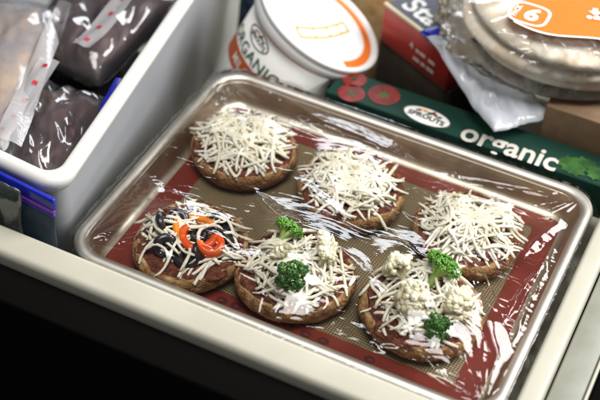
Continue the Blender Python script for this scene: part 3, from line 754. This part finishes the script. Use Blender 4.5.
# ------------------------------------------------------------------ green box behind the pan
GB = (-.074, .262, .1335, .1690, ZD, .0)
gb = thing('food_box', 'dark green carton printed with tomatoes and leaves, behind the pan', 'box', (.09, .15, ZD))
def gp(me): me.transform(Matrix.Translation((-.09, -.15, -ZD))); return me
obj('carton', gp(box_me(*GB, .0008, 1)), 'green_card', gb, False)
def ontop(p): return Vector((p.x - .09, p.y - .15, .0003 + .00015 * p.z - ZD))
tm = text_mesh('organic', .0290, .0006, 1.0, 'LEFT'); remap(tm, lambda p: ontop(Vector((p.x * .95 + .0430, p.y * 1.1 + .1415, 1)))); obj('lettering', tm, 'pale_print', gb, False)
logo(gb, ontop, .0115, .1445, .0215, -.06, 'dark_print')
for (tx, ty, tr) in ((-.030, .1530, .0135), (-.0545, .1415, .0115), (-.060, .1600, .0105)):
    t_ = obj('printed_tomato', poly_me(ellipse_pts(tx, ty, tr, tr * .98, 28), lambda p: ontop(Vector((p.x, p.y, 1)))), 'red_print', gb, False)
    pts = []
    for k in range(12): r_ = tr * (.62 if k % 2 == 0 else .14); pts.append((tx + r_ * math.cos(k * PI / 6 + tx * 50), ty + r_ * math.sin(k * PI / 6 + tx * 50)))
    obj('printed_calyx', poly_me(pts, lambda p: ontop(Vector((p.x, p.y, 2)))), 'leaf_print', t_, False)
rl = random.Random(4)
for k in range(11):
    lx, ly = .138 + rl.uniform(-.012, .045), .148 + rl.uniform(-.010, .016); a = rl.uniform(0, 6.28); s = rl.uniform(.008, .014); pts = []
    for q in range(16):
        t = 2 * PI * q / 16; r_ = s * (1 if q % 2 == 0 else .68) * (.55 + .45 * abs(math.cos(t / 2))); pts.append((lx + r_ * math.cos(t + a), min(ly + r_ * math.sin(t + a) * .8, .1683)))
    obj('printed_leaf', poly_me(pts, lambda p, k=k: ontop(Vector((p.x, p.y, 1 + k * .3)))), 'leaf_print', gb, False)

# ------------------------------------------------------------------ red and navy carton on a brown carton
D1 = Vector((.890, -.456, 0)); D2 = Vector((.456, .890, 0)); C0 = Vector((-.0673, .2349, 0))
RM = Matrix(((D1.x, D2.x, 0, C0.x), (D1.y, D2.y, 0, C0.y), (0, 0, 1, 0), (0, 0, 0, 1)))
ang = math.atan2(D1.y, D1.x)
bc = thing('brown_carton', 'dark brown carton wedged behind the green box, under the red one', 'carton', (C0.x, C0.y, ZD), rot=(0, 0, ang))
obj('carton_body', box_me(-.004, .088, .003, .098, 0, -.0105 - ZD, .0015), 'brown_card', bc)
obj('carton_flap', box_me(-.001, .085, .0012, .0028, .055, -.0105 - ZD - .001, .0004), 'brown_card', bc)
rc = thing('frozen_food_carton', 'red carton with navy top and white lettering beside the pita bag', 'carton', (C0.x, C0.y, -.010), rot=(0, 0, ang))
obj('carton_body', box_me(0, .0865, 0, .095, 0, .0390, .001), 'red_card', rc)
obj('top_panel', box_me(.0012, .0853, .0028, .094, .0391, .0400), 'navy_card', rc, False)
obj('edge_stripe', box_me(-.0003, .0868, -.0004, .0025, .0380, .0402), 'cream_card', rc, False)
tm = text_mesh('Sta', .030, .0007, 1.0, 'LEFT'); remap(tm, lambda p: Vector((p.x + .010, p.y + .018, .0404))); obj('lettering', tm, 'white_print', rc, False)
tm = text_mesh('4', .0100, .0002); remap(tm, lambda p: Vector((p.x + .040, -.0009, p.y + .020))); obj('lettering', tm, 'pale_print', rc, False)
for k, (u, v_, wd_) in enumerate(((.046, .019, .004), (.051, .019, .007), (.044, .010, .008), (.054, .010, .005), (.061, .010, .009), (.062, .0185, .008))):
    obj('small_print', pyd([(u, -.0009, v_ - .0018), (u + wd_, -.0009, v_ - .0018), (u + wd_, -.0009, v_ + .0018), (u, -.0009, v_ + .0018)], [(0, 1, 2, 3)]), 'pale_print', rc, False)
obj('printed_food_picture', poly_me(ellipse_pts(.068, .040, .013, .022, 28), lambda p: (p.x, p.y, .0403)), 'pita', rc, False)
# bread roll between tub and carton
prof = [(.004, 0), (.020, .004), (.027, .02), (.0285, .06), (.028, .10), (.025, .125), (.018, .138), (.008, .144), (.001, .1455)]
me = lathe(prof, 32); remap(me, lambda c: Vector((c.x * (1 + .12 * (float(vn(c.z * 30 + 5, math.atan2(c.y, c.x) * 2 + 9, 3)) - .5)), c.y * (1 + .1 * (float(vn(c.z * 30 + 15, c.x * 60 + 9, 4)) - .5)), c.z)))
br = obj('bread_roll', me, 'bread'); br.location = (-.093, .292, ZD + .0005)
tag(br, 'tan crusty bread roll standing between the white tub and red carton', 'bread')

# ------------------------------------------------------------------ kraft box and pitas
kb = thing('kraft_box', 'brown cardboard box under the bag of pita breads', 'box', (.175, .28, ZD))
obj('carton_body', box_me(-.076, .11, -.1075, .10, 0, .028 - ZD, .0012), 'kraft_card', kb)
PC = Vector((.085, .262, .030))
pitas = thing('pita_bag', 'clear bag of stacked pale pita breads with orange label', 'bread bag', PC)
rp = random.Random(9)
for k in range(3):
    R = .081 + .002 * k; n = 56; h = .0125; dx, dy = [(.004, .006), (-.004, -.003), (.001, .003)][k]; z0 = .0012 + k * .0134
    loops = []
    for r, z in ((.02, 0), (.5, .0004), (.88, .0006), (.97, .0028), (1.0, .006), (.985, .0092), (.93, .0115), (.7, .0128), (.4, .0124), (.02, .0126)):
        loops.append([((r * R * (1 + .02 * math.sin(2 * t + k * 2) + .012 * math.sin(5 * t + k))) * math.cos(t) + dx, (r * R * (1 + .02 * math.sin(2 * t + k * 2))) * math.sin(t) + dy,
                       z0 + z * (1 + .18 * (float(vn(math.cos(t) * r * 4 + 20, math.sin(t) * r * 4 + 20, k)) - .5)) + .0008 * math.sin(3 * t + k) * r) for t in [2 * PI * q / n for q in range(n)]])
    obj('pita_bread', loft(loops, True, True), 'pita', pitas)
# bag: loose skin around the stack
n = 220; pr = [(.3, -.0004), (.9, -.0004), (1.0, .0005), (1.035, .006), (1.05, .018), (1.045, .031), (1.02, .040), (.97, .0452), (.88, .0462), (.6, .0466), (.25, .0470), (.02, .0470)]
tq = np.linspace(0, len(pr) - 1, 60); rs = np.interp(tq, range(len(pr)), [a for a, b in pr]); zs = np.interp(tq, range(len(pr)), [b for a, b in pr])
th = np.linspace(0, 2 * PI, n, endpoint=False); loops = []
left = np.clip(np.cos(th - 3.5), 0, 1) ** 2
for r, z, q in zip(rs, zs, tq):
    cr = ridged(th * 5 + 40 + q * .35, q * .45 + th * .8 + 20, 5) - .5; cr2 = ridged(th * 13 + 9 - q * .5, q * .9 + 30, 6) - .5
    act = np.clip(z / .006, 0, 1) * np.clip((r - .7) * 6, 0, 1)
    e = 1 + .24 * left * act + (.075 * cr + .06 * cr2) * act * (.55 + .9 * left)
    zz = np.maximum(z + (.006 * cr + .003 * cr2) * (z > .03) * np.clip((r - .35) * 3, 0, 1), -.0004)
    loops.append(list(zip((r * .083 * e * np.cos(th)).tolist(), (r * .083 * e * np.sin(th)).tolist(), zz.tolist())))
obj('bag_film', loft(loops, True, True), 'pita_film', pitas)
def onbag(p): return Vector((p.x + .008, p.y - .062, .0512 + .0002 * p.z))
# orange label: wavy lower edge, rounded badge with the count
lab = [(-.040, .062), (-.038, .010)] + [(-.038 + .1 * k / 12, -.006 - .006 * math.sin(k / 12 * 2 * PI) + .010 * k / 12) for k in range(13)] + [(.062, .062)]
lb = obj('orange_label', poly_me(lab, lambda p: onbag(Vector((p.x, p.y, 0)))), 'orange_print', pitas, False)
edge = [(-.038 + .1 * k / 24, -.006 - .006 * math.sin(k / 24 * 2 * PI) + .010 * k / 24) for k in range(25)]
obj('label_border', pyd([onbag(Vector((x, y - dy, 1))) for dy in (0, .0022) for x, y in edge], [(k, k + 1, 26 + k, 25 + k) for k in range(24)]), 'white_print', lb, False)
bd = [(-.030 + .0165 * math.copysign(abs(math.cos(t)) ** .6, math.cos(t)), .008 + .0150 * math.copysign(abs(math.sin(t)) ** .6, math.sin(t))) for t in [2 * PI * k / 32 for k in range(32)]]
bi = [(-.030 + (x + .030) * .86, .008 + (y - .008) * .86) for x, y in bd]
obj('badge', poly_me(bd, lambda p: onbag(Vector((p.x, p.y, 1.5)))), 'orange_print', lb, False)
obj('badge_border', ring_me(bd, bi, lambda p: onbag(Vector((p.x, p.y, 2.5)))), 'white_print', lb, False)
def rotp(p, a, cx, cy, k): return onbag(Vector((cx + p.x * math.cos(a) - p.y * math.sin(a), cy + p.x * math.sin(a) + p.y * math.cos(a), k)))
tm = text_mesh('6', .024, .0008); remap(tm, lambda p: rotp(p, -.15, -.0275, .0075, 3)); obj('lettering', tm, 'white_print', lb, False)
tm = text_mesh('PACK', .0065, .0002); remap(tm, lambda p: rotp(p, 1.5, -.0405, .0075, 3)); obj('lettering', tm, 'white_print', lb, False)
tm = text_mesh('it', .030, .0008); remap(tm, lambda p: rotp(p, 1.9, .020, .036, 3)); obj('lettering', tm, 'white_print', lb, False)

# ------------------------------------------------------------------ pale zip bag under the pitas
zb = thing('zip_bag', 'pale frosted zip bag with blue and purple zipper, under the pita bag', 'zip bag', (.041, .194, .003))
Mz = Matrix.Rotation(-.66, 4, 'Z')
me = pillow(.108, .060, .012, 44, 30, 3, .0040, 8); me.transform(Mz); remap(me, lambda c: Vector((c.x + .004, c.y, max(c.z + .0105 + .018 * max(0, min(1, -c.x / .05)) , -.0022))))
obj('bag_body', me, 'zip_film', zb)
for nme, m, a0, a1 in (('zipper', 'zip_blue', -.064, -.050), ('zipper_track', 'zip_purple', -.0498, -.0468), ('zipper_track', 'zip_blue', -.0465, -.0440)):
    me = box_me(a0, a1, -.026, .026, .0250, .0272, .0005); me.transform(Mz); obj(nme, me, m, zb)

# ------------------------------------------------------------------ navy bag behind the tub
nb_ = thing('freezer_bag', 'navy freezer bag with green vegetables standing behind the tub', 'freezer bag', (-.188, .252, ZD))
me = pillow(.048, .16, .030, 30, 30, 6, .004, 6, lumps=.008); me.transform(Matrix.Translation((0, 0, .080)) @ Matrix.Rotation(PI / 2 - .1, 4, 'X')); obj('bag_body', me, 'frozen_navy', nb_)
vf = merge([([Vector((rl.uniform(-.004, .022), rl.uniform(-.010, .010) - .004, .155 + rl.uniform(0, .012))) + q * rl.uniform(.008, .013) for q in ICO2[0]], ICO2[1]) for _ in range(12)])
obj('green_contents', pyd(*vf), 'frozen_green', nb_)

# ------------------------------------------------------------------ zip bag and clear bag beside the basket
za = thing('zip_bag', 'dark zip bag with bright blue zipper between basket and drawer front', 'zip bag', (-.225, -.1255, ZD))
ta = Matrix.Rotation(-.10, 4, 'Z')
me = pillow(.120, .144, .006, 40, 30, 2, .0010, 5); me.transform(ta @ Matrix.Translation((0, 0, .0725)) @ Matrix.Rotation(PI / 2 - .10, 4, 'X')); remap(me, lambda c: Vector((c.x, c.y, max(c.z, .0006))))
obj('bag_body', me, 'frozen_navy', za)
for nme, m, z0, z1, y_ in (('zipper', 'zip_blue', .0440, .0545, .0042), ('zipper_track', 'zip_purple', .0405, .0438, .0036), ('zipper_track', 'zip_blue', .0385, .0403, .0034)):
    me = box_me(-.0585, .0590, y_ - .0016, y_ + .0012, z0, z1, .0004); me.transform(ta @ Matrix.Translation((0, .002, .0975))); obj(nme, me, m, za)
cb = thing('produce_bag', 'crumpled clear bag with green produce against the drawer front', 'bag', (-.233, -.1325, ZD + .013))
me = pillow(.085, .138, .0060, 44, 50, 5, .0028, 9); me.transform(Matrix.Translation((0, 0, .0695)) @ Matrix.Rotation(PI / 2 - .05, 4, 'X')); remap(me, lambda c: Vector((c.x, min(max(c.y, -.0062), .0050), max(c.z, .0006))))
obj('bag_film', me, 'produce_film', cb)
vf = merge([([Vector((rl.uniform(-.034, .024), 0, rl.uniform(.098, .128))) + Vector((q.x, q.y * .22, q.z)) * rl.uniform(.005, .009) for q in ICO2[0]], ICO2[1]) for _ in range(16)])
obj('green_contents', pyd(*vf), 'frozen_green', cb)

# ------------------------------------------------------------------ bags inside the basket
def food_bag(label, loc, rz, tiltx, wx, wy, t, content, filmm, seed, strip=None, group=None, cat='food bag', roty=0.0):
    e = thing('food_bag', label, cat, loc, group, rot=(tiltx, roty, rz))
    obj('contents', pillow(wx * .90, wy * .90, t * .86, 34, 30, seed, .003, 7, lumps=.003, lf=4), content, e)
    obj('bag_film', pillow(wx, wy, t * 1.16, 60, 50, seed + 1, .0042, 5.5), filmm, e)
    if strip:
        x0, y0, x1, y1, wd, nd = strip
        a = Vector((x0, y0)); b = Vector((x1, y1)); d = (b - a).normalized(); nrm = Vector((-d.y, d.x)); zt = t * .60 + .0085
        N = 16; vv = []; ff = []
        def sp(q, s, lift=0.0):
            p = a.lerp(b, q) + nrm * s; dz = .0022 * math.sin(q * 7 + seed) + .0008 * math.sin(s * 500 + q * 9); return (p.x, p.y, zt + dz + lift)
        M_ = 6
        for i in range(N + 1):
            for j in range(M_ + 1): vv.append(sp(i / N, wd * (j / M_ - .5)))
        for i in range(N):
            for j in range(M_): ff.append((i * (M_ + 1) + j, (i + 1) * (M_ + 1) + j, (i + 1) * (M_ + 1) + j + 1, i * (M_ + 1) + j + 1))
        s_ = obj('seal_strip', pyd(vv, ff), 'strip_film', e)
        for k in range(nd):
            q = (k + .5) / nd; h = .0019; L_ = (b - a).length
            obj('red_dot', pyd([sp(q + i * h / L_, j * h, .0007) for i, j in ((-1, -1), (1, -1), (1, 1), (-1, 1))], [(0, 1, 2, 3)]), 'red_dot', s_, False)
    return e
food_bag('dark frozen food in clear bag with red-dotted seal, in basket corner', (-.238, -.033, .002), .20, 0.03, .080, .118, .034, 'frozen_dark', 'bag_film', 1, (-.020, -.058, -.016, .058, .016, 6))
food_bag('clear bag of dark food with pale strip against the basket back', (-.277, .105, .010), -.05, .05, .092, .130, .036, 'frozen_dark', 'bag_film', 3, (.028, -.058, .020, .056, .016, 6))
big = food_bag('big milky bag of tan bread filling the basket side', (-.328, -.005, .014), .318, .0, .125, .200, .040, 'frozen_tan', 'bag_film_milky', 5)
vv = []; ff = []
for i in range(25):
    q = i / 24
    for j in range(7): vv.append((.052 + .016 * (j / 6) * (1.25 - .6 * q), -.095 + .185 * q, .0185 - .006 * (j / 6) ** 2 + .0015 * math.sin(q * 11 + j * .4)))
for i in range(24):
    for j in range(6): ff.append((i * 7 + j, i * 7 + j + 1, i * 7 + j + 8, i * 7 + j + 7))
obj('side_seam', pyd(vv, ff), 'strip_film', big)
food_bag('large dark bag of frozen food lying beneath the other bags in the basket', (-.338, .055, -.060), .05, .0, .195, .250, .062, 'frozen_dark', 'bag_film', 7)
a_bag = [o for o in bpy.data.objects if o.get('label', '').startswith('dark frozen food')][0]
obj('zipper', box_me(.033, .038, .030, .072, .0115, .0140, .0005), 'zip_blue', a_bag)
